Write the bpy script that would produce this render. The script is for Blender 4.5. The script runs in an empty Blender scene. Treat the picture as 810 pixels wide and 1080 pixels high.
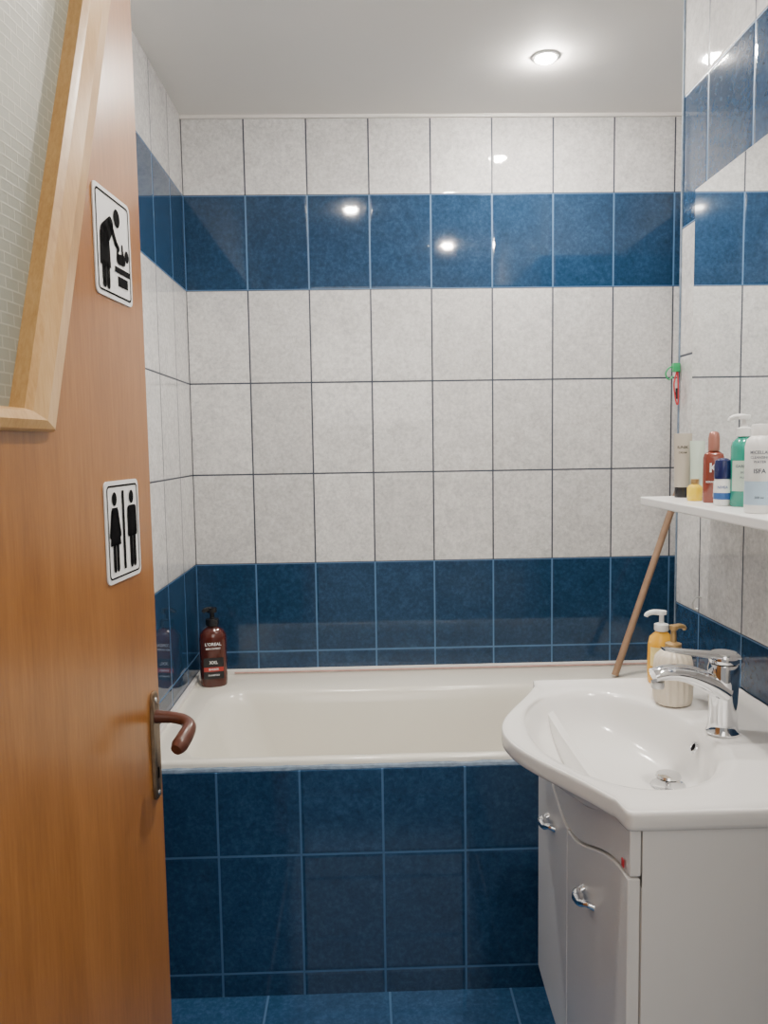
import bpy, bmesh, math, random, bisect
from mathutils import Matrix, Vector
random.seed(4)
COL=bpy.context.scene.collection
rad=math.radians

# ------------------------------------------------------------------ constants
D=2.597; AP=1.819; WX=1.322; WE=1.85; CZ=2.408; RIM=.587
CAM=(.5691,0,1.3472)

# ------------------------------------------------------------------ node helper
class NT:
    def __init__(s,name):
        s.m=bpy.data.materials.new(name); s.m.use_nodes=True; s.t=s.m.node_tree
        s.b=s.t.nodes["Principled BSDF"]; s.L=s.t.links
    def n(s,typ,**kw):
        x=s.t.nodes.new(typ)
        for k,v in kw.items(): setattr(x,k,v)
        return x
    def put(s,sock,v):
        if isinstance(v,bpy.types.NodeSocket): s.L.new(v,sock)
        else: sock.default_value=v
    def math(s,op,a,b=None,c=None):
        x=s.n("ShaderNodeMath",operation=op); s.put(x.inputs[0],a)
        if b is not None: s.put(x.inputs[1],b)
        if c is not None: s.put(x.inputs[2],c)
        return x.outputs[0]
    def mix(s,f,a,b):
        x=s.n("ShaderNodeMix",data_type='RGBA'); s.put(x.inputs[0],f); s.put(x.inputs[6],a); s.put(x.inputs[7],b)
        return x.outputs[2]
    def mapr(s,v,a,b,c=0.,d=1.):
        x=s.n("ShaderNodeMapRange"); s.put(x.inputs[0],v)
        for i,k in enumerate((a,b,c,d)): x.inputs[i+1].default_value=k
        return x.outputs[0]
    def noise(s,vec,scale,detail=3.,rough=.5,dist=0.):
        x=s.n("ShaderNodeTexNoise"); s.put(x.inputs["Vector"],vec); x.inputs["Scale"].default_value=scale
        x.inputs["Detail"].default_value=detail; x.inputs["Roughness"].default_value=rough; x.inputs["Distortion"].default_value=dist
        return x.outputs[0]
    def ramp(s,v,stops):
        x=s.n("ShaderNodeValToRGB"); s.put(x.inputs[0],v); e=x.color_ramp.elements
        while len(e)<len(stops): e.new(.5)
        for i,(p,c) in enumerate(stops): e[i].position=p; e[i].color=(*c,1)
        return x.outputs[0]
    def bump(s,h,strength,dist):
        x=s.n("ShaderNodeBump"); x.inputs["Strength"].default_value=strength; x.inputs["Distance"].default_value=dist
        s.put(x.inputs["Height"],h); s.L.new(x.outputs[0],s.b.inputs["Normal"])
    def set(s,**kw):
        for k,v in kw.items(): s.put(s.b.inputs[k.replace("_"," ")],v)

def C(r,g,b): return (r,g,b,1.)

def simple(name,col,rough=.4,metal=0.,var=.04,trans=0.,scale=40,bump=0.,coat=0.,ior=None,emit=None,spec=None):
    N=NT(name); tc=N.n("ShaderNodeTexCoord").outputs["Object"]
    nz=N.noise(tc,scale,3.)
    a=tuple(max(0,c*(1-var)) for c in col[:3])+(1.,); b=tuple(min(1,c*(1+var)) for c in col[:3])+(1.,)
    N.set(Base_Color=N.mix(nz,a,b),Roughness=rough,Metallic=metal,Transmission_Weight=trans,Coat_Weight=coat)
    if ior: N.set(IOR=ior)
    if spec is not None: N.set(Specular_IOR_Level=spec)
    if bump: N.bump(nz,bump,.001)
    if emit: N.set(Emission_Color=col,Emission_Strength=emit)
    return N.m

def tile_mat(name,ua,va,uw,vw,uo,vo,bands,rough=.045,gw=.0034,blue_all=False,bmul=1.):
    N=NT(name); pos=N.n("ShaderNodeNewGeometry").outputs["Position"]
    sp=N.n("ShaderNodeSeparateXYZ"); N.L.new(pos,sp.inputs[0])
    u=N.math('DIVIDE',N.math('SUBTRACT',sp.outputs[ua],uo),uw); v=N.math('DIVIDE',N.math('SUBTRACT',sp.outputs[va],vo),vw)
    fu=N.math('FRACT',u); fv=N.math('FRACT',v)
    du=N.math('MULTIPLY',N.math('MINIMUM',fu,N.math('SUBTRACT',1.,fu)),uw)
    dv=N.math('MULTIPLY',N.math('MINIMUM',fv,N.math('SUBTRACT',1.,fv)),vw)
    d=N.math('MINIMUM',du,dv)
    g=N.mapr(d,gw*.55,gw*.95,1.,0.)
    hb=N.mapr(d,gw*.6,gw*2.4,0.,1.)
    idv=N.n("ShaderNodeCombineXYZ"); N.put(idv.inputs[0],N.math('FLOOR',u)); N.put(idv.inputs[1],N.math('FLOOR',v))
    wn=N.n("ShaderNodeTexWhiteNoise",noise_dimensions='3D'); N.L.new(idv.outputs[0],wn.inputs["Vector"])
    vm=N.n("ShaderNodeVectorMath",operation='MULTIPLY_ADD'); N.L.new(wn.outputs["Color"],vm.inputs[0]); vm.inputs[1].default_value=(7,7,7); N.L.new(pos,vm.inputs[2])
    P=vm.outputs[0]
    n1=N.noise(P,18,6.,.62,.6); n2=N.noise(P,85,5.,.70,.3); n3=N.noise(P,9,5.,.6,1.6)
    mixn=N.math('ADD',N.math('MULTIPLY',n1,.33),N.math('MULTIPLY',n2,.67))
    vein=N.mapr(N.math('ABSOLUTE',N.math('SUBTRACT',n3,.5)),0.,.012,1.,0.)
    wcol=N.ramp(mixn,[(.34,(.46,.46,.465)),(.5,(.61,.605,.60)),(.64,(.73,.725,.715))])
    wcol=N.mix(N.math('MULTIPLY',vein,.28),wcol,C(.33,.33,.35))
    bcol=N.ramp(mixn,[(.34,(.0095*bmul,.030*bmul,.068*bmul)),(.5,(.0148*bmul,.045*bmul,.100*bmul)),(.66,(.026*bmul,.070*bmul,.145*bmul))])
    val=N.mapr(wn.outputs["Value"],0.,1.,.93,1.06)
    if blue_all: m=1.
    else:
        z=sp.outputs[2]; m=None
        for lo,hi in bands:
            k=N.math('MULTIPLY',N.math('GREATER_THAN',z,lo),N.math('LESS_THAN',z,hi))
            m=k if m is None else N.math('ADD',m,k)
    col=N.mix(m,wcol,bcol)
    hsv=N.n("ShaderNodeHueSaturation"); N.put(hsv.inputs["Value"],val); N.L.new(col,hsv.inputs["Color"])
    gc=N.mix(m,C(.028,.038,.062),C(.065,.16,.31))
    N.set(Base_Color=N.mix(g,hsv.outputs[0],gc),Roughness=N.math('ADD',N.math('MULTIPLY',g,.5),rough))
    wav=N.noise(pos,5,1.)
    h=N.math('ADD',hb,N.math('ADD',N.math('MULTIPLY',n2,.04),N.math('MULTIPLY',wav,.2)))
    N.bump(h,.4,.0012)
    return N.m

BANDS=[(-1.,.96),(1.86,2.16)]
M={}
M['tback']=tile_mat("glazed_tile_back",0,2,.2,.3,0.,.06,BANDS)
M['tleft']=tile_mat("glazed_tile_side",1,2,.2,.3,.025,.06,BANDS)
M['tright']=tile_mat("glazed_tile_basin_side",1,2,.2,.295,.12,.073,[(-1.,.958),(1.843,2.138)])
M['tapron']=tile_mat("blue_tile_apron",0,2,.2,.3,0.,.06,BANDS,blue_all=True,gw=.0036,bmul=1.35)
M['tfloor']=tile_mat("blue_tile_floor",0,1,.3,.3,.01,.10,BANDS,blue_all=True,rough=.12,bmul=1.8)
M['ceil']=simple("painted_ceiling",C(.87,.85,.82),.75,var=.015,scale=6,bump=.05)
M['plaster']=simple("hall_plaster",C(.6,.58,.54),.8)
M['enamel']=simple("tub_enamel",C(.80,.77,.685),.16,var=.01)
M['ceramic']=simple("sanitary_ceramic",C(.84,.83,.81),.15,var=.005)
M['cab']=simple("white_lacquer",C(.83,.82,.80),.25,var=.01)
M['chrome']=simple("chrome",C(.80,.81,.83),.06,1.,var=.01)
M['steel']=simple("dull_steel",C(.5,.5,.5),.3,1.)
M['mirror']=simple("mirror_glass",C(.88,.90,.90),.01,1.,var=0.)
M['black']=simple("black_print",C(.006,.006,.007),.9,spec=.05)
M['blackpl']=simple("black_plastic",C(.015,.015,.017),.25)
M['signw']=simple("sign_white",C(.82,.82,.82),.45,var=.01,spec=.3)
M['white']=simple("white_plastic",C(.80,.80,.79),.3,var=.01)
M['caulk']=simple("white_seal",C(.78,.76,.73),.45,var=.05)
M['rust']=simple("pinkish_seal_stain",C(.50,.30,.26),.6,var=.35)
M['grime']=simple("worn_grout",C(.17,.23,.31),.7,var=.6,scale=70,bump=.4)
M['lever']=simple("brown_bakelite",C(.090,.030,.018),.28,var=.2)
M['plate']=simple("aged_brass_plate",C(.24,.17,.11),.38,.8,var=.4,scale=90)
M['stick']=simple("stick_wood",C(.33,.205,.125),.6,var=.25,scale=30)
M['led']=simple("lamp_lens",C(1.,.93,.84),.5,var=0.,emit=2000.)
M['amber']=simple("dark_amber_plastic",C(.080,.014,.008),.12,var=.1,coat=.5)
M['redlab']=simple("red_label",C(.42,.04,.03),.4)
M['beigetube']=simple("beige_tube",C(.42,.38,.32),.35)
M['mint']=simple("pale_mint_tube",C(.60,.72,.62),.2,trans=.15)
M['yellow']=simple("yellow_liquid",C(.85,.60,.03),.15,var=.05,coat=.3)
M['yellow2']=simple("yellow_soap_bottle",C(.78,.40,.03),.2,var=.06,coat=.3)
M['rose']=simple("rose_amber_bottle",C(.26,.060,.040),.15,trans=.15,coat=.3)
M['copper']=simple("copper_cap",C(.40,.17,.13),.3,.3)
M['navy']=simple("navy_plastic",C(.012,.018,.09),.2)
M['teal']=simple("teal_green_bottle",C(.03,.38,.28),.12,trans=.25,coat=.3)
M['cream']=simple("cream_ceramic",C(.70,.62,.50),.35,var=.03)
M['gold']=simple("bronze_pump",C(.48,.32,.14),.3,.5)
M['bluep']=simple("blue_print",C(.03,.10,.30),.5)
M['greyp']=simple("grey_print",C(.10,.12,.16),.5)
M['lblue']=simple("pale_blue_label",C(.45,.60,.74),.4)
M['green']=simple("green_clip_plastic",C(.02,.35,.12),.3)
M['red']=simple("red_cord",C(.55,.03,.04),.5)
def wood(name,stops,zs,xs,rough,coat=.25):
    N=NT(name); tc=N.n("ShaderNodeTexCoord").outputs["Object"]
    mp=N.n("ShaderNodeMapping"); N.L.new(tc,mp.inputs[0]); mp.inputs["Scale"].default_value=(xs,xs,zs)
    a=N.noise(mp.outputs[0],1.,5.,.6,.4)
    mp2=N.n("ShaderNodeMapping"); N.L.new(tc,mp2.inputs[0]); mp2.inputs["Scale"].default_value=(xs*9,xs*9,zs*9)
    b=N.noise(mp2.outputs[0],1.,4.,.7)
    v=N.math('ADD',N.math('MULTIPLY',a,.5),N.math('MULTIPLY',b,.5))
    N.set(Base_Color=N.ramp(v,stops),Roughness=rough,Coat_Weight=coat,Coat_Roughness=.15)
    N.bump(v,.08,.0008)
    return N.m
M['wood']=wood("orange_door_veneer",[(.30,(.235,.088,.019)),(.5,(.335,.135,.031)),(.70,(.425,.185,.050))],1.6,20,.30,.18)
M['wood2']=wood("light_varnished_pine",[(.3,(.46,.24,.08)),(.5,(.60,.35,.13)),(.7,(.70,.45,.20))],3,30,.3)
N=NT("patterned_glass"); tc=N.n("ShaderNodeTexCoord").outputs["Object"]
sp=N.n("ShaderNodeSeparateXYZ"); N.L.new(tc,sp.inputs[0]); cb=N.n("ShaderNodeCombineXYZ"); N.L.new(sp.outputs[0],cb.inputs[0]); N.L.new(sp.outputs[2],cb.inputs[1])
bk=N.n("ShaderNodeTexBrick"); N.L.new(cb.outputs[0],bk.inputs["Vector"]); bk.inputs["Scale"].default_value=1.; bk.inputs["Brick Width"].default_value=.022; bk.inputs["Row Height"].default_value=.011; bk.inputs["Mortar Size"].default_value=.0014; bk.inputs["Mortar Smooth"].default_value=1.
N.set(Base_Color=N.mix(bk.outputs["Fac"],C(.31,.31,.245),C(.44,.43,.34)),Roughness=.45,Transmission_Weight=.1)
N.bump(N.math('ADD',N.math('MULTIPLY',bk.outputs["Fac"],.4),N.math('MULTIPLY',N.noise(tc,90,2.),.5)),.3,.001)
M['glass']=N.m

# ------------------------------------------------------------------ mesh helpers
def mk(name,verts,faces,mat,parent=None,smooth=False,loc=None,bevel=0.,seg=3,auto=None):
    me=bpy.data.meshes.new(name); me.from_pydata([tuple(v) for v in verts],[],faces)
    bm=bmesh.new(); bm.from_mesh(me); bmesh.ops.recalc_face_normals(bm,faces=bm.faces)
    bm.to_mesh(me); bm.free(); me.update()
    ob=bpy.data.objects.new(name,me); COL.objects.link(ob)
    if mat: me.materials.append(M[mat] if isinstance(mat,str) else mat)
    if parent: ob.parent=parent
    if loc: ob.location=loc
    if smooth:
        for p in me.polygons: p.use_smooth=True
        if auto:
            bm=bmesh.new(); bm.from_mesh(me)
            for e in bm.edges:
                if len(e.link_faces)==2 and e.calc_face_angle(0)>rad(auto): e.smooth=False
            bm.to_mesh(me); bm.free()
    if bevel:
        b=ob.modifiers.new("bevel",'BEVEL'); b.width=bevel; b.segments=seg; b.limit_method='ANGLE'
    return ob
def box(name,lo,hi,mat,parent=None,bevel=0.):
    x0,y0,z0=lo; x1,y1,z1=hi
    v=[(x0,y0,z0),(x1,y0,z0),(x1,y1,z0),(x0,y1,z0),(x0,y0,z1),(x1,y0,z1),(x1,y1,z1),(x0,y1,z1)]
    f=[(0,3,2,1),(4,5,6,7),(0,1,5,4),(1,2,6,5),(2,3,7,6),(3,0,4,7)]
    return mk(name,v,f,mat,parent,bevel=bevel)
def loft(name,loops,mat,parent=None,cap0=True,cap1=True,smooth=True,auto=40,closed=False):
    n=len(loops[0]); v=[p for l in loops for p in l]; f=[]
    K=len(loops)
    for i in range(K if closed else K-1):
        a=i*n; b=((i+1)%K)*n
        for j in range(n):
            k=(j+1)%n; f.append((a+j,a+k,b+k,b+j))
    if not closed:
        if cap0: f.append(tuple(range(n))[::-1])
        if cap1: f.append(tuple((K-1)*n+j for j in range(n)))
    return mk(name,v,f,mat,parent,smooth=smooth,auto=auto)
def lathe(name,prof,mat,parent=None,seg=40,sx=1.,sy=1.,off=(0,0,0),ribs=0,amp=0.,expo=2.):
    loops=[]
    for r,z in prof:
        l=[]
        for j in range(seg):
            a=2*math.pi*j/seg; rr=max(r,1e-4)
            if ribs and r>.005: rr*=1+amp*math.cos(ribs*a)
            c,s=math.cos(a),math.sin(a)
            if expo!=2.:
                c=math.copysign(abs(c)**(2/expo),c); s=math.copysign(abs(s)**(2/expo),s)
            l.append((off[0]+rr*sx*c,off[1]+rr*sy*s,off[2]+z))
        loops.append(l)
    return loft(name,loops,mat,parent)
def tube(name,pts,r,mat,parent=None,seg=14,flat=1.,sub=6,up=(0,0,1)):
    P=[Vector(p) for p in pts]; R=r if isinstance(r,(list,tuple)) else [r]*len(P)
    Q=[];RR=[]
    if sub>1 and len(P)>2:
        for i in range(len(P)-1):
            p0=P[max(i-1,0)];p1=P[i];p2=P[i+1];p3=P[min(i+2,len(P)-1)]
            for k in range(sub):
                t=k/sub; Q.append(.5*((2*p1)+(-p0+p2)*t+(2*p0-5*p1+4*p2-p3)*t*t+(-p0+3*p1-3*p2+p3)*t**3)); RR.append(R[i]*(1-t)+R[i+1]*t)
        Q.append(P[-1]);RR.append(R[-1])
    else: Q=P;RR=list(R)
    loops=[]; ref=Vector(up)
    for i,q in enumerate(Q):
        t=(Q[min(i+1,len(Q)-1)]-Q[max(i-1,0)]).normalized()
        if abs(t.dot(ref))>.95: ref=Vector((1,0,0)) if abs(t.x)<.9 else Vector((0,1,0))
        s=t.cross(ref).normalized(); u=s.cross(t).normalized(); ref=u
        loops.append([q+s*RR[i]*math.cos(2*math.pi*j/seg)+u*RR[i]*flat*math.sin(2*math.pi*j/seg) for j in range(seg)])
    return loft(name,loops,mat,parent)
def thing(name,label,cat,loc=(0,0,0),rz=0.,group=None):
    e=bpy.data.objects.new(name,None); e.empty_display_size=.05; COL.objects.link(e); e.location=loc; e.rotation_euler=(0,0,rz)
    e["label"]=label; e["category"]=cat
    if group: e["group"]=group
    return e
def tag(ob,label,cat):
    ob["label"]=label; ob["category"]=cat; return ob
def struct(ob): ob["kind"]="structure"; return ob
def face_cam(x,y): return math.atan2(CAM[0]-x,y-CAM[1])
def poly(name,polys,mat,parent,T):
    v=[];f=[]
    for p in polys:
        b=len(v); v+= [T(a,c) for a,c in p]; f.append(tuple(range(b,b+len(p))))
    me=bpy.data.meshes.new(name); me.from_pydata(v,[],f); ob=bpy.data.objects.new(name,me); COL.objects.link(ob)
    me.materials.append(M[mat]); ob.parent=parent; return ob
def circ(cx,cy,r,n=20,ry=None): return [(cx+r*math.cos(2*math.pi*i/n),cy+(ry or r)*math.sin(2*math.pi*i/n)) for i in range(n)]
def rect(a,b,c,d): return [(a,b),(c,b),(c,d),(a,d)]
def text(name,lines,mat,parent,R=None,z=0.,yoff=None,lead=1.15):
    vs=[];fs=[]
    for s,size,zc in lines:
        cu=bpy.data.curves.new("t",'FONT'); cu.body=s; cu.size=size; cu.align_x='CENTER'; cu.align_y='CENTER'; cu.resolution_u=3; cu.offset=size*.02
        o=bpy.data.objects.new("t",cu); COL.objects.link(o)
        bpy.context.view_layer.update()
        me=bpy.data.meshes.new_from_object(o.evaluated_get(bpy.context.evaluated_depsgraph_get()))
        b=len(vs)
        for v in me.vertices:
            x,y=v.co.x,v.co.y
            if R: vs.append((R*math.sin(x/R),-R*math.cos(x/R),zc+y))
            else: vs.append((x,yoff,zc+y))
        for p in me.polygons: fs.append(tuple(b+i for i in p.vertices))
        bpy.data.objects.remove(o); bpy.data.curves.remove(cu); bpy.data.meshes.remove(me)
    me=bpy.data.meshes.new(name); me.from_pydata(vs,[],fs); ob=bpy.data.objects.new(name,me); COL.objects.link(ob)
    me.materials.append(M[mat]); ob.parent=parent; return ob
def band(name,R,z0,z1,a0,a1,mat,parent,n=20):
    v=[];f=[]
    for i in range(n+1):
        a=rad(a0+(a1-a0)*i/n)
        v+=[(R*math.sin(a),-R*math.cos(a),z0),(R*math.sin(a),-R*math.cos(a),z1)]
    for i in range(n): f.append((2*i,2*i+2,2*i+3,2*i+1))
    return mk(name,v,f,mat,parent,smooth=True)

# ------------------------------------------------------------------ room shell
struct(box("floor",(-.15,.18,-.08),(1.85,2.75,0),'tfloor'))
struct(box("ceiling",(-.15,.18,CZ),(1.85,2.75,CZ+.1),'ceil'))
struct(box("wall_back",(-.15,D,0),(1.85,D+.15,CZ),'tback'))
struct(box("wall_left",(-.15,.18,0),(0.,D,CZ),'tleft'))
struct(box("wall_right",(WX,.29,0),(1.85,WE,CZ),'tright'))
struct(box("wall_alcove",(1.70,WE,0),(1.85,D,CZ),'tleft'))
x0,x1,zt=.17,1.02,2.06
v=[];f=[]
def addbox(lo,hi):
    b=len(v); X0,Y0,Z0=lo;X1,Y1,Z1=hi
    v.extend([(X0,Y0,Z0),(X1,Y0,Z0),(X1,Y1,Z0),(X0,Y1,Z0),(X0,Y0,Z1),(X1,Y0,Z1),(X1,Y1,Z1),(X0,Y1,Z1)])
    f.extend([tuple(b+i for i in q) for q in [(0,3,2,1),(4,5,6,7),(0,1,5,4),(1,2,6,5),(2,3,7,6),(3,0,4,7)]])
addbox((0,.18,0),(x0,.29,CZ)); addbox((x1,.18,0),(WX+.5,.29,CZ)); addbox((x0,.18,zt),(x1,.29,CZ))
struct(mk("wall_front",v,f,'plaster'))
struct(box("trim_1",(0.,2.588,CZ-.010),(1.7,D,CZ),'caulk'))
struct(box("trim_2",(WX-.003,WE-.003,.0),(WX+.004,WE+.002,CZ),'grime'))
struct(box("wall_apron",(0.,AP,0.),(WX,AP+.03,.570),'tapron'))
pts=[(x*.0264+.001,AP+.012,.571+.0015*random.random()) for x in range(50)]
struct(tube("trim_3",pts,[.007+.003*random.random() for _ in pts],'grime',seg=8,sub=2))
struct(box("trim_4",(0.,D-.016,RIM-.002),(1.70,D,.602),'caulk',bevel=.003))
struct(box("trim_5",(0.,WE,RIM-.002),(.014,D-.016,.602),'caulk',bevel=.003))
struct(tube("trim_6",[(.12,D-.0175,.593),(.7,D-.018,.5935),(1.1,D-.018,.594),(1.66,D-.0175,.594)],.0026,'rust',seg=6))

# ------------------------------------------------------------------ bathtub
def rrect(x0,x1,y0,y1,r,z,n=12):
    out=[]
    for cx,cy,a0 in ((x1-r,y1-r,0),(x0+r,y1-r,90),(x0+r,y0+r,180),(x1-r,y0+r,270)):
        for i in range(n+1):
            a=rad(a0+90*i/n); out.append((cx+r*math.cos(a),cy+r*math.sin(a),z))
    return out
TX0,TX1,TY0,TY1=.001,1.699,WE+.001,D-.001
tub=thing("bathtub","cream white enamel bathtub built in behind blue tiled apron","bathtub",(0,0,0))
loops=[rrect(TX0+.05,TX1-.05,TY0+.03,TY1-.03,.05,.0),
 rrect(TX0+.03,TX1-.03,TY0+.012,TY1-.012,.03,.54),
 rrect(TX0,TX1,TY0,TY1,.012,.545),
 rrect(TX0,TX1,TY0,TY1,.012,RIM-.008),
 rrect(TX0+.004,TX1-.004,TY0+.004,TY1-.004,.012,RIM-.002),
 rrect(TX0+.010,TX1-.010,TY0+.010,TY1-.012,.015,RIM),
 rrect(.080,1.615,TY0+.022,2.412,.09,RIM-.001),
 rrect(.088,1.608,TY0+.027,2.407,.095,RIM-.004),
 rrect(.096,1.602,TY0+.033,2.400,.10,RIM-.012),
 rrect(.110,1.592,TY0+.042,2.391,.11,RIM-.045),
 rrect(.130,1.580,TY0+.054,2.380,.115,RIM-.11),
 rrect(.165,1.565,TY0+.068,2.367,.12,RIM-.20),
 rrect(.21,1.55,TY0+.085,2.352,.13,RIM-.28),
 rrect(.27,1.52,TY0+.11,2.33,.14,RIM-.36),
 rrect(.34,1.48,TY0+.15,2.30,.13,RIM-.40),
 rrect(.42,1.40,TY0+.20,2.24,.11,RIM-.415)]
loft("tub_shell",loops,'enamel',tub,smooth=True,auto=50)
lathe("drain",[(.0,.002),(.03,.002),(.034,.0)],'chrome',tub,off=(1.30,2.12,RIM-.4145))

# ------------------------------------------------------------------ washbasin
SY=1.30; SZ=.85
basin=thing("washbasin","glossy white ceramic washbasin with rounded bulging front on vanity","sink",(0,0,0))
XB=WX-.002
def uo(v):
    a=abs(v)
    c=math.cos(min(1,a/.262)*math.pi/2); rc=.5*(1+math.cos(math.pi*min(1,a/.250)))
    return .914-.113*(.55*c**.85+.45*rc)
HV=.30; CR=.012
BC=(1.0,0.01)
dense=[(XB,HV)]
for i in range(200): dense.append((XB-(XB-.927)*(i+1)/200,HV))
for i in range(9):
    a=rad(90*i/8); dense.append((.914+CR-CR*math.sin(a),HV-CR*(1-math.cos(a))))
for i in range(1,400): 
    v_=.288-(.576)*i/400; dense.append((uo(v_),v_))
for i in range(9):
    a=rad(90*i/8); dense.append((.914+CR-CR*math.cos(a),-HV+CR-CR*math.sin(a)))
for i in range(200): dense.append((.927+(XB-.927)*(i+1)/200,-HV))
for i in range(1,200): dense.append((XB,-HV+2*HV*i/200))
def dang(p): return math.atan2(p[1]-BC[1],p[0]-BC[0])%(2*math.pi)
angs=[2*math.pi*i/260 for i in range(260)]
for ca in [dang((XB,HV)),dang((XB,-HV)),dang((.917,HV-.003)),dang((.917,-HV+.003))]:
    k=min(range(len(angs)),key=lambda i:abs(angs[i]-ca)); angs[k]=ca
angs.sort()
da=[(dang(p),p) for p in dense]; da.sort(key=lambda t:t[0])
keys=[t[0] for t in da]
pts=[]
for a in angs:
    k=bisect.bisect(keys,a); A=da[k-1]; B=da[k%len(da)]
    span=(B[0]-A[0])%(2*math.pi) or 1e-9; t=((a-A[0])%(2*math.pi))/span
    pts.append((A[1][0]+(B[1][0]-A[1][0])*t,A[1][1]+(B[1][1]-A[1][1])*t))
def ring(s,z):
    out=[]
    for x,y in pts:
        X=BC[0]+(x-BC[0])*s; Y=BC[1]+(y-BC[1])*s
        if x>XB-.001: X=XB
        out.append((X,SY+Y,z))
    return out
def bowl(s,z,cx=1.0,a=.150,b=.222,cy=.01):
    out=[]
    for t in angs:
        c,sn=math.cos(t),math.sin(t); r=((abs(c)/a)**2.+(abs(sn)/b)**2.)**(-.5)
        out.append((cx+s*r*c,SY+cy+s*r*sn,z))
    return out
def lerp(A,B,t,z): return [(a[0]+(b[0]-a[0])*t,a[1]+(b[1]-a[1])*t,z) for a,b in zip(A,B)]
O=ring(.985,SZ); Bw=bowl(1.,SZ)
loops=[bowl(.10,.728,1.09),bowl(.6,.732,1.06),bowl(.85,.750,1.04),bowl(.98,.785,1.015),bowl(1.04,.812),ring(.95,.8205),ring(.985,.8215),ring(.997,.8245),ring(1.,.830),ring(1.,.844),ring(.9975,.8480),ring(.992,.8498),ring(.984,.8500),ring(.972,.8484),
 lerp(O,Bw,.25,.8465),lerp(O,Bw,.55,.8455),lerp(O,Bw,.85,.8445),bowl(1.025,.8428),bowl(1.0,.8385),bowl(.975,.831,1.001),bowl(.945,.819,1.004),bowl(.905,.804,1.009),bowl(.85,.789,1.016),bowl(.78,.776,1.026),bowl(.69,.765,1.038),bowl(.56,.755,1.055),bowl(.42,.748,1.070),bowl(.28,.744,1.084),bowl(.17,.7425,1.093),bowl(.09,.7415,1.097)]
loft("basin_body",loops,'ceramic',basin,smooth=True,auto=None)
lathe("drain_ring",[(.0,.001),(.027,.001),(.029,.0025),(.031,0.)],'chrome',basin,off=(1.095,SY+.012,.7435))
lathe("drain_plug",[(.005,.001),(.005,.014),(.020,.014),(.022,.017),(.020,.021),(.0,.023)],'chrome',basin,off=(1.095,SY+.012,.7435))
ov=lathe("overflow_ring",[(.0,.0006),(.0065,.0008),(.0072,.0022),(.0105,.002),(.0115,0.)],'chrome',basin,seg=24)
ov.location=(1.1385,SY+.01,.812); ov.rotation_euler=(0,rad(-62),0)
ho=lathe("overflow_hole",[(.0,.0012),(.0065,.0012),(.0066,.0)],'black',basin,seg=20)
ho.location=(1.1385,SY+.01,.812); ho.rotation_euler=(0,rad(-62),0)

# ------------------------------------------------------------------ vanity
van=thing("vanity_cabinet","white lacquered vanity cabinet with bowed front under the washbasin","cabinet",(0,0,0))
VY0,VY1=1.012,1.568; VZ0,VZ1=.235,.8190
SP=1.312
def fx(y,o=0.): 
    t=(y-1.29)/.28; return .934+.006*t*t-o
def bowed(name,y0,y1,zb,zt,x_off,thick,mat,parent,n=14):
    v=[];f=[]
    for i in range(n+1):
        y=y0+(y1-y0)*i/n; X=fx(y,x_off)
        v+=[(X,y,zb(y)),(X,y,zt(y)),(X+thick,y,zt(y)),(X+thick,y,zb(y))]
    for i in range(n):
        a=4*i
        for k in range(4): f.append((a+k,a+(k+1)%4,a+4+(k+1)%4,a+4+k))
    f.append((0,1,2,3)); f.append((4*n,4*n+3,4*n+2,4*n+1))
    return mk(name,v,f,mat,parent,bevel=.002)
v=[];n=16; BX=WX-.002
for i in range(n+1):
    y=VY0+(VY1-VY0)*i/n; v+=[(fx(y)+.001,y,VZ0),(fx(y)+.001,y,.735)]
b=len(v); v+=[(BX,VY1,VZ0),(BX,VY1,VZ1),(BX,VY0,VZ0),(BX,VY0,VZ1)]
c0=len(v); v+=[(fx(VY0)+.001,VY0,VZ1),(fx(VY1)+.001,VY1,VZ1)]
f=[(2*i,2*i+2,2*i+3,2*i+1) for i in range(n)]
f+=[(2*n,b,b+1,c0+1,2*n+1),(b,b+2,b+3,b+1),(b+2,0,1,c0,b+3),tuple(range(0,2*n+2,2))+(b,b+2)]
cb=mk("cabinet_body",v,f,'cab',van)
sm=cb.modifiers.new("solid",'SOLIDIFY'); sm.thickness=.014; sm.offset=-1
def ztop(y):
    t=min(1,abs(y-SP)/.28); return .668+.080*(t*t*(3-2*t))
bowed("apron_panel",VY0+.001,VY1-.001,lambda y:ztop(y)+.004,lambda y:VZ1,.016,.0155,'cab',van)
for k,(a,b_) in enumerate(((VY0+.003,SP-.0015),(SP+.0015,VY1-.003))):
    dr=bowed("door",a,b_,lambda y:VZ0+.003,ztop,.018,.0175,'cab',van)
    yc=1.185 if k==0 else 1.435
    zc=.620
    X=fx(yc,.018)
    h=tube("handle",[(X+.002,yc-.026,zc),(X-.009,yc-.023,zc+.003),(X-.015,yc-.011,zc-.002),(X-.016,yc,zc),(X-.015,yc+.011,zc+.002),(X-.009,yc+.023,zc-.003),(X+.002,yc+.026,zc)],[.008,.006,.0075,.0105,.0075,.006,.008],'chrome',dr,seg=12,flat=.9)
    h["label"]="small chrome bow handle"
box("hinge_cap",(fx(1.03,.018)-.0015,1.028,.757),(fx(1.03,.018),1.036,.768),'red',van)
for (x,y) in ((1.02,1.06),(1.02,1.52),(1.29,1.06),(1.29,1.52)):
    lathe("leg",[(.0,.0),(.018,.0),(.018,.01),(.013,.016),(.013,VZ0),(.0,VZ0)],'chrome',van,off=(x,y,0),seg=20)

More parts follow.
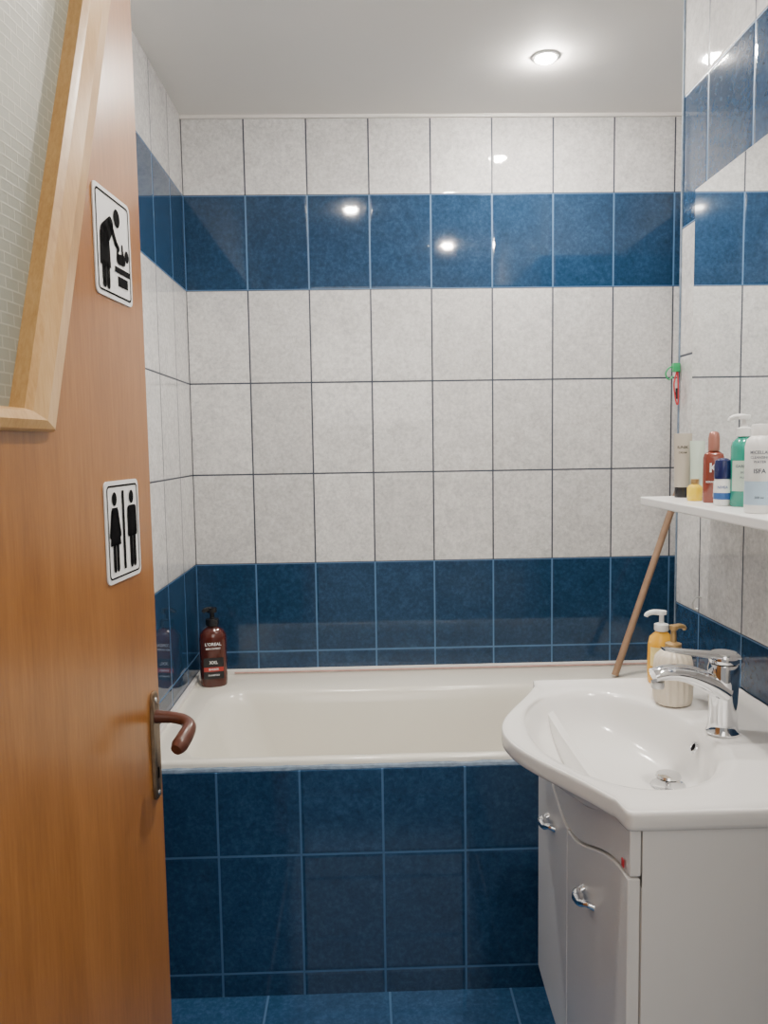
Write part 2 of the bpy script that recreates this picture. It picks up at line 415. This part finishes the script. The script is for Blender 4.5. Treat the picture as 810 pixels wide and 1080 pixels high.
# ------------------------------------------------------------------ faucet
fa=thing("faucet","chrome single lever mixer faucet standing on the washbasin","faucet",(1.180,1.292,.8455))
lathe("faucet_body",[(.0,.0),(.027,.0),(.028,.003),(.0255,.008),(.0240,.02),(.0235,.05),(.0250,.09),(.0260,.114),(.024,.122),(.0,.123)],'chrome',fa)
tube("spout",[(.0,0,.072),(-.028,0,.090),(-.066,0,.105),(-.10,0,.108),(-.122,0,.103)],[.029,.027,.0225,.0195,.018],'chrome',fa,seg=20,flat=.66)
lathe("aerator",[(.0,.0),(.010,.0),(.011,.002),(.011,.012)],'steel',fa,off=(-.114,0,.081),seg=20)
lathe("lever_hub",[(.0235,.124),(.0245,.127),(.0245,.136),(.021,.141),(.0,.142)],'chrome',fa)
loops=[]
for t,w,z,h in ((.021,.021,.135,.010),(-.02,.022,.137,.010),(-.06,.020,.142,.008),(-.092,.017,.147,.006),(-.106,.012,.149,.004)):
    loops.append([(t,w*math.cos(2*math.pi*j/16),z+h*.5*math.sin(2*math.pi*j/16)) for j in range(16)])
loft("lever",loops,'chrome',fa)

# ------------------------------------------------------------------ dispensers on basin
so=thing("soap_dispenser","cream ribbed soap dispenser with bronze pump on the washbasin","soap dispenser",(1.156,1.450,.8460),face_cam(1.158,1.442))
lathe("dispenser_body",[(.0,.0),(.030,.0),(.034,.004),(.0355,.012),(.0360,.045),(.0350,.078),(.032,.092),(.024,.100),(.014,.103),(.0,.103)],'cream',so,seg=144,ribs=18,amp=.035)
lathe("pump_collar",[(.014,.102),(.015,.105),(.015,.116),(.006,.119),(.005,.141),(.008,.143),(.008,.151),(.0,.152)],'gold',so,seg=24)
tube("pump_nozzle",[(0,0,.147),(.010,.010,.148),(.018,.022,.144),(.020,.025,.139)],[.006,.005,.0045,.004],'gold',so,seg=10)
ye=thing("hand_soap_bottle","yellow hand soap bottle with white pump behind the faucet","soap bottle",(1.180,1.573,.8475),face_cam(1.176,1.57)+.3)
lathe("bottle",[(.0,.0),(.027,.0),(.030,.004),(.031,.03),(.030,.080),(.026,.097),(.014,.107),(.012,.111),(.0,.111)],'yellow2',ye,sx=.90,sy=.75)
lathe("pump",[(.013,.109),(.0145,.111),(.0145,.123),(.005,.126),(.0045,.142),(.010,.144),(.010,.151),(.0,.153)],'white',ye,seg=24)
tube("pump_nozzle",[(0,0,.147),(-.018,0,.148),(-.029,0,.144),(-.032,0,.139)],[.006,.0055,.005,.004],'white',ye,seg=10)
lab=[]
for i in range(13):
    a=rad(-62+124*i/12); lab+=[(.0287*math.sin(a),-.0239*math.cos(a),.038),(.0285*math.sin(a),-.0237*math.cos(a),.078)]
f=[(2*i,2*i+2,2*i+3,2*i+1) for i in range(12)]
mk("label_sticker",lab,f,simple("orange_cream_label",C(.85,.62,.25),.4,var=.35,scale=60),ye,smooth=True)

# ------------------------------------------------------------------ shampoo bottle on tub corner
sh=thing("shampoo_bottle","dark red-brown shampoo bottle with black pump on bathtub corner","bottle",(.072,2.475,RIM),face_cam(.072,2.475))
lathe("bottle",[(.0,.0),(.040,.0),(.0425,.004),(.043,.02),(.043,.150),(.041,.168),(.030,.182),(.018,.190),(.016,.196),(.0,.196)],'amber',sh,sy=.72,expo=2.4)
lathe("pump",[(.016,.194),(.021,.196),(.021,.216),(.008,.219),(.0075,.236),(.016,.238),(.016,.252),(.0,.254)],'blackpl',sh,seg=28)
tube("pump_nozzle",[(0,0,.246),(-.012,0,.247),(-.024,0,.244),(-.028,0,.239)],[.009,.008,.007,.006],'blackpl',sh,seg=10)
box("label_patch",(-.031,-.0325,.028),(.031,-.0312,.096),'blackpl',sh)
box("label_band",(-.031,-.0332,.052),(.031,-.0325,.066),'redlab',sh)
text("brand_print",[("L'OREAL",.0135,.140),("MEN EXPERT",.008,.126)],'signw',sh,yoff=-.0338)
text("label_print",[("XXL",.014,.081),("BARBER",.009,.059),("SHAMPOO",.0075,.040)],'signw',sh,yoff=-.0338)

# ------------------------------------------------------------------ stick
p0=Vector((1.372,2.455,RIM+.006)); p1=Vector((1.689,2.560,1.42))
tag(tube("wooden_stick",[p0,(p0+p1)/2+Vector((.001,0,0)),p1],.0110,'stick',seg=16,sub=4),"brown wooden stick leaning in the corner on bathtub rim","stick")

# ------------------------------------------------------------------ mirror, shelf
mi=thing("wall_mirror","frameless rectangular mirror on tiled wall above the shelf","mirror",(0,0,0))
box("mirror_glass",(WX-.006,.80,1.245),(WX-.0012,1.765,1.905),'mirror',mi,bevel=.001)
box("mirror_backing",(WX-.0012,.80,1.245),(WX,1.765,1.905),'greyp',mi)
SHZ=1.23
shf=thing("wall_shelf","narrow white shelf mounted on tiles holding toiletries","shelf",(0,0,0))
box("shelf_board",(1.165,.80,SHZ-.018),(WX,1.665,SHZ),'white',shf,bevel=.003)
for yy in (1.60,.95):
    box("bracket",(1.29,yy-.008,SHZ-.045),(WX,yy+.008,SHZ-.018),'white',shf,bevel=.003)

GR="toiletries on the white shelf"
def bt(name,label,cat,x,y,extra=0.): return thing(name,label,cat,(x,y,SHZ),face_cam(x,y)+extra,GR)
def squeeze(parent,mat,R,H,capmat,caph,capr,name="tube_body"):
    loops=[]
    for i in range(9):
        t=i/8; z=caph+(H-caph)*t; a=R*(1+.18*t); b=R*(1-t**1.4)+.0012
        loops.append([(a*math.cos(2*math.pi*j/32),b*math.sin(2*math.pi*j/32),z) for j in range(32)])
    loft(name,loops,mat,parent)
    lathe("cap",[(.0,.0),(capr,.0),(capr*1.02,.002),(capr,caph)],capmat,parent,seg=28)
a=bt("cosmetic_tube","grey beige cream tube with black cap standing at shelf end","cosmetic tube",1.238,1.620)
squeeze(a,'beigetube',.0155,.134,'blackpl',.022,.0150)
text("label_print",[("IUNIK",.008,.105),("CREAM",.005,.094)],'black',a,yoff=-.0125)
a=bt("cosmetic_tube","pale mint translucent tube standing behind small yellow bottle","cosmetic tube",1.256,1.590)
squeeze(a,'mint',.0125,.118,'white',.02,.012)
a=bt("serum_bottle","tiny yellow glass bottle standing near the shelf edge","small bottle",1.222,1.520)
lathe("bottle",[(.0,.0),(.013,.0),(.0145,.002),(.0145,.025),(.012,.030),(.007,.033),(.0,.033)],'yellow',a,seg=28)
lathe("cap",[(.0075,.033),(.008,.034),(.008,.043),(.0,.044)],'gold',a,seg=24)
a=bt("spray_bottle","dark rose brown hair spray bottle with copper cap","spray bottle",1.236,1.470)
lathe("bottle",[(.0,.0),(.017,.0),(.019,.003),(.019,.085),(.017,.093),(.009,.098),(.0,.098)],'rose',a,sy=.75,expo=3.2)
lathe("cap",[(.009,.098),(.0105,.099),(.0105,.122),(.009,.132),(.006,.135),(.0,.136)],'copper',a,seg=28)
text("label_print",[("K",.024,.066),("KERASTASE",.0050,.040)],'signw',a,yoff=-.0152)
a=bt("deodorant_roll_on","white roll-on deodorant with navy blue cap","deodorant",1.218,1.392)
lathe("bottle",[(.0,.0),(.012,.0),(.0145,.003),(.0160,.018),(.0150,.040),(.0135,.050),(.0,.050)],'white',a)
lathe("cap",[(.0145,.049),(.0152,.051),(.0152,.072),(.0135,.082),(.007,.086),(.0,.0865)],'navy',a)
band("label_band",.0163,.012,.024,-70,70,'bluep',a)
text("label_print",[("NIVEA",.0065,.034)],'bluep',a,R=.0162)
a=bt("pump_bottle","teal green bottle with white pump and pale label","pump bottle",1.246,1.372)
lathe("bottle",[(.0,.0),(.020,.0),(.022,.003),(.022,.106),(.020,.115),(.012,.122),(.010,.125),(.0,.125)],'teal',a)
lathe("pump",[(.011,.124),(.0135,.125),(.0135,.139),(.005,.142),(.0048,.154),(.010,.156),(.010,.162),(.0,.164)],'white',a,seg=28)
tube("pump_nozzle",[(0,0,.159),(-.012,0,.160),(-.022,0,.157),(-.025,0,.152)],[.0055,.005,.0045,.004],'white',a,seg=10)
band("label_sticker",.0223,.028,.082,-55,55,'mint',a)
text("label_print",[("GARNIER",.0068,.072),("SKIN",.005,.061),("PURE",.005,.052)],'greyp',a,R=.0226)
a=bt("micellar_bottle","white bottle with pale blue label and grey lettering","bottle",1.207,1.240)
lathe("bottle",[(.0,.0),(.020,.0),(.0225,.003),(.0225,.108),(.020,.119),(.013,.125),(.0,.125)],'white',a)
lathe("cap",[(.0125,.124),(.0135,.125),(.0135,.140),(.012,.143),(.0,.144)],'white',a,seg=28)
band("label_sticker",.0228,.014,.052,-75,75,'lblue',a)
text("label_print",[("MICELLAR",.0068,.098),("CLEANSING",.0054,.090),("WATER",.0054,.083),("ISFA",.010,.068)],'greyp',a,R=.0231)
text("volume_print",[("200 ml",.005,.026)],'greyp',a,R=.0231)
a=bt("jar","pale blue plastic jar with white lid on the shelf","jar",1.268,1.315)
lathe("jar_body",[(.0,.0),(.018,.0),(.020,.003),(.020,.105),(.017,.112),(.0,.112)],'lblue',a)
lathe("lid",[(.017,.112),(.019,.113),(.019,.138),(.017,.141),(.0,.141)],'white',a)

# ------------------------------------------------------------------ clip at wall corner
cl=thing("hanging_clip","green plastic clip with red cord loop on wall corner","clip",(WX-.0005,WE-.004,1.500)); cl.scale=(.95,.95,.95)
box("clip_body",(-.020,-.012,.012),(-.0035,.004,.034),'green',cl,bevel=.002)
tube("clip_hook",[(-.016,0,.026),(-.028,0,.022),(-.036,0,.008),(-.028,0,-.006),(-.018,0,.002)],.0022,'green',cl,seg=8)
tube("cord",[(-.010,-.006,.014),(-.017,-.006,-.02),(-.011,-.006,-.062),(-.006,-.006,-.064),(-.0065,-.006,-.02),(-.009,-.006,.014)],.0020,'red',cl,seg=8)
tube("key_tag",[(-.010,-.006,-.028),(-.0105,-.006,-.055)],.0030,'blackpl',cl,seg=8,sub=1)
hk=thing("wall_hook","small steel hook screwed into wall tiles under the shelf","hook",(WX,1.71,.985))
tube("hook_wire",[(0,0,.012),(-.014,0,.010),(-.018,0,-.006),(-.014,0,-.016),(-.007,0,-.014)],.0018,'steel',hk,seg=8)
lathe("screw",[(0,0),(.004,.0),(.004,.002),(0,.003)],'steel',hk,off=(-.003,0,.011),seg=12)

# ------------------------------------------------------------------ door
ddir=Vector((.083,.9965,0)).normalized()
ang=math.atan2(-ddir.y,-ddir.x)
door=bpy.data.objects.new("door_1",None); COL.objects.link(door); door.location=(.2815,1.05,0); door.rotation_euler=(0,0,ang); door["kind"]="structure"
W,H,T=.75,2.02,.04; Z0=.012
outer=[(0,Z0),(W,Z0),(W,H),(0,H)]
hole=[(.305,1.380),(.64,1.380),(.64,1.945),(.095,1.945)]
v=[(x,0,z) for x,z in outer+hole]+[(x,-T,z) for x,z in outer+hole]
f=[]
for i in range(4):
    k=(i+1)%4
    f+=[(i,k,4+k,4+i),(8+i,8+k,12+k,12+i),(i,k,8+k,8+i),(4+i,4+k,12+k,12+i)]
mk("door_panel",v,f,'wood',door)
Oo=[(.272,1.366),(.672,1.366),(.672,1.968),(.046,1.968)]
Ii=[(.326,1.387),(.625,1.387),(.625,1.925),(.122,1.925)]
def lp(A,B,t,y): return [(a[0]+(b[0]-a[0])*t,y,a[1]+(b[1]-a[1])*t) for a,b in zip(A,B)]
loft("moulding",[lp(Oo,Ii,0,.0002),lp(Oo,Ii,0,.005),lp(Oo,Ii,.12,.010),lp(Oo,Ii,.5,.013),lp(Oo,Ii,.88,.010),lp(Oo,Ii,1,.005),lp(Oo,Ii,1,-.012)],'wood2',door,cap0=False,cap1=False,smooth=False)
v=[(x,-.010,z) for x,z in hole]+[(x,-.016,z) for x,z in hole]
mk("glass_pane",v,[(0,1,2,3),(7,6,5,4),(0,4,5,1),(1,5,6,2),(2,6,7,3),(3,7,4,0)],'glass',door)
hd=bpy.data.objects.new("door_handle",None); COL.objects.link(hd); hd.parent=door; hd.location=(.024,0,0)
loops=[]
for y,s in ((.0003,1.),(.003,1.),(.0045,.9)):
    l=[]
    for j in range(32):
        a=2*math.pi*j/32; c,sn=math.cos(a),math.sin(a)
        l.append((.0125*s*math.copysign(abs(c)**.5,c),y,.950+.0745*(1-(1-s)*.3)*math.copysign(abs(sn)**.45,sn)))
    loops.append(l)
loft("backplate",loops,'plate',hd)
tube("lever",[(0,.004,.990),(.0,.026,.989),(.002,.043,.986),(.012,.053,.981),(.028,.053,.975),(.044,.050,.968),(.053,.048,.965)],[.0095,.008,.008,.009,.0105,.011,.0075],'lever',hd,seg=16,flat=.95)
box("keyhole",(-.002,.0045,.905),(.002,.0052,.920),'black',hd)
for z in (.885,1.013):
    s_=lathe("screw",[(0,.0015),(.003,.0012),(.0035,0)],'steel',hd,seg=12); s_.location=(0,.0046,z); s_.rotation_euler=(rad(-90),0,0)

DM=Matrix.Translation(door.location)@Matrix.Rotation(ang,4,'Z')
def sign(label,s0,s1,z0,z1,polys,tilt=0.):
    e=thing("door_sign",label,"sign",DM@Vector(((s0+s1)/2,.0003,(z0+z1)/2)))
    e.rotation_euler=(0,0,ang)
    w=s1-s0; h=z1-z0
    def rr(hw,hh,r,y,n=6):
        out=[]
        for cx,cy,a0 in ((hw-r,hh-r,0),(-hw+r,hh-r,90),(-hw+r,-hh+r,180),(hw-r,-hh+r,270)):
            for i in range(n+1):
                a=rad(a0+90*i/n); out.append((cx+r*math.cos(a),y,cy+r*math.sin(a)))
        return out
    loft("board",[rr(w/2,h/2,.008,0),rr(w/2,h/2,.008,.0016)],'signw',e,smooth=False)
    A=rr(w/2-.005,h/2-.005,.006,.0021); B=rr(w/2-.0072,h/2-.0072,.0045,.0021); n=len(A)
    mk("border",A+B,[(i,(i+1)%n,n+(i+1)%n,n+i) for i in range(n)],'black',e)
    poly("pictogram",polys,'black',e,lambda a,c:(-(a-.5)*w,.0023,(c-.5)*h))
    return e
def limb(x0,y0,x1,y1,r0,r1=None):
    r1=r1 or r0; dx,dy=x1-x0,y1-y0; L=math.hypot(dx,dy); nx,ny=-dy/L,dx/L
    return [[(x0+nx*r0,y0+ny*r0),(x0-nx*r0,y0-ny*r0),(x1-nx*r1,y1-ny*r1),(x1+nx*r1,y1+ny*r1)],circ(x0,y0,r0,14),circ(x1,y1,r1,14)]
up=[circ(.60,.790,.088,24)]
up+=limb(.25,.56,.42,.69,.115,.080)
up+=[[(.13,.58),(.37,.58),(.39,.28),(.11,.28)]]
up+=limb(.205,.28,.205,.12,.046)+limb(.310,.28,.310,.12,.046)
up+=limb(.45,.67,.55,.55,.044,.037)+limb(.55,.55,.62,.51,.035,.031)
up+=[circ(.855,.475,.060,20)]+limb(.61,.41,.76,.42,.050,.055)+limb(.59,.42,.60,.51,.026,.022)+limb(.74,.44,.73,.55,.026,.022)
up+=[rect(.50,.275,.93,.330),rect(.58,.15,.86,.245)]
sign("white square sign with black baby changing pictogram on wooden door",.040,.147,1.526,1.650,up)
lo=[circ(.25,.825,.068,24),[(.170,.74),(.330,.74),(.40,.37),(.10,.37)]]+limb(.178,.70,.115,.47,.029)+limb(.322,.70,.385,.47,.029)+limb(.203,.37,.203,.14,.037)+limb(.297,.37,.297,.14,.037)
lo+=[rect(.468,.11,.532,.90)]
lo+=[circ(.755,.825,.068,24),rect(.660,.42,.850,.74)]+limb(.650,.705,.64,.45,.030)+limb(.860,.705,.87,.45,.030)+limb(.706,.44,.706,.14,.043)+limb(.804,.44,.804,.14,.043)
sign("white square sign with woman and man toilet pictograms on wooden door",.049,.152,1.190,1.311,lo)

# ------------------------------------------------------------------ lamps
for k,(x,y) in enumerate([(1.088,2.224),(.53,1.61),(1.03,.97)]):
    e=thing("ceiling_spotlight","small recessed ceiling spotlight with bright lens","ceiling light",(x,y,CZ),group="recessed ceiling spotlights")
    lathe("trim_ring",[(.0265,.0),(.0265,-.004),(.029,-.0055),(.036,-.003),(.037,.0)],'white',e,seg=36)
    lathe("lens",[(.026,-.0005),(.026,-.0045),(.0235,-.0085),(.018,-.0115),(.010,-.0135),(.0,-.014)],'led',e,seg=36)

# added unseen fill, brightens the room through the doorway; not a real hall lamp
ld=bpy.data.lights.new("hall_fill",'AREA'); ld.size=1.6; ld.energy=26.; ld.color=(1.,.93,.84)
lo_=bpy.data.objects.new("hall_fill",ld); COL.objects.link(lo_); lo_.location=(.6,-1.5,2.2); lo_.rotation_euler=(rad(52),0,0)
w=bpy.data.worlds.new("world"); bpy.context.scene.world=w; w.use_nodes=True
w.node_tree.nodes["Background"].inputs[0].default_value=(.9,.87,.83,1); w.node_tree.nodes["Background"].inputs[1].default_value=.38

# ------------------------------------------------------------------ camera
p,y,r=[rad(a) for a in (4.839,1.406,.889)]
F=Vector((math.sin(y)*math.cos(p),math.cos(y)*math.cos(p),-math.sin(p))); R0=Vector((math.cos(y),-math.sin(y),0)); U0=R0.cross(F)
R=R0*math.cos(r)-U0*math.sin(r); U=R.cross(F)
cd=bpy.data.cameras.new("camera"); cd.sensor_fit='HORIZONTAL'; cd.sensor_width=36.; cd.lens=820*36/810; cd.clip_start=.02
cam=bpy.data.objects.new("camera",cd); COL.objects.link(cam)
m=Matrix((R,U,-F)).transposed().to_4x4(); m.translation=Vector(CAM); cam.matrix_world=m
bpy.context.scene.camera=cam
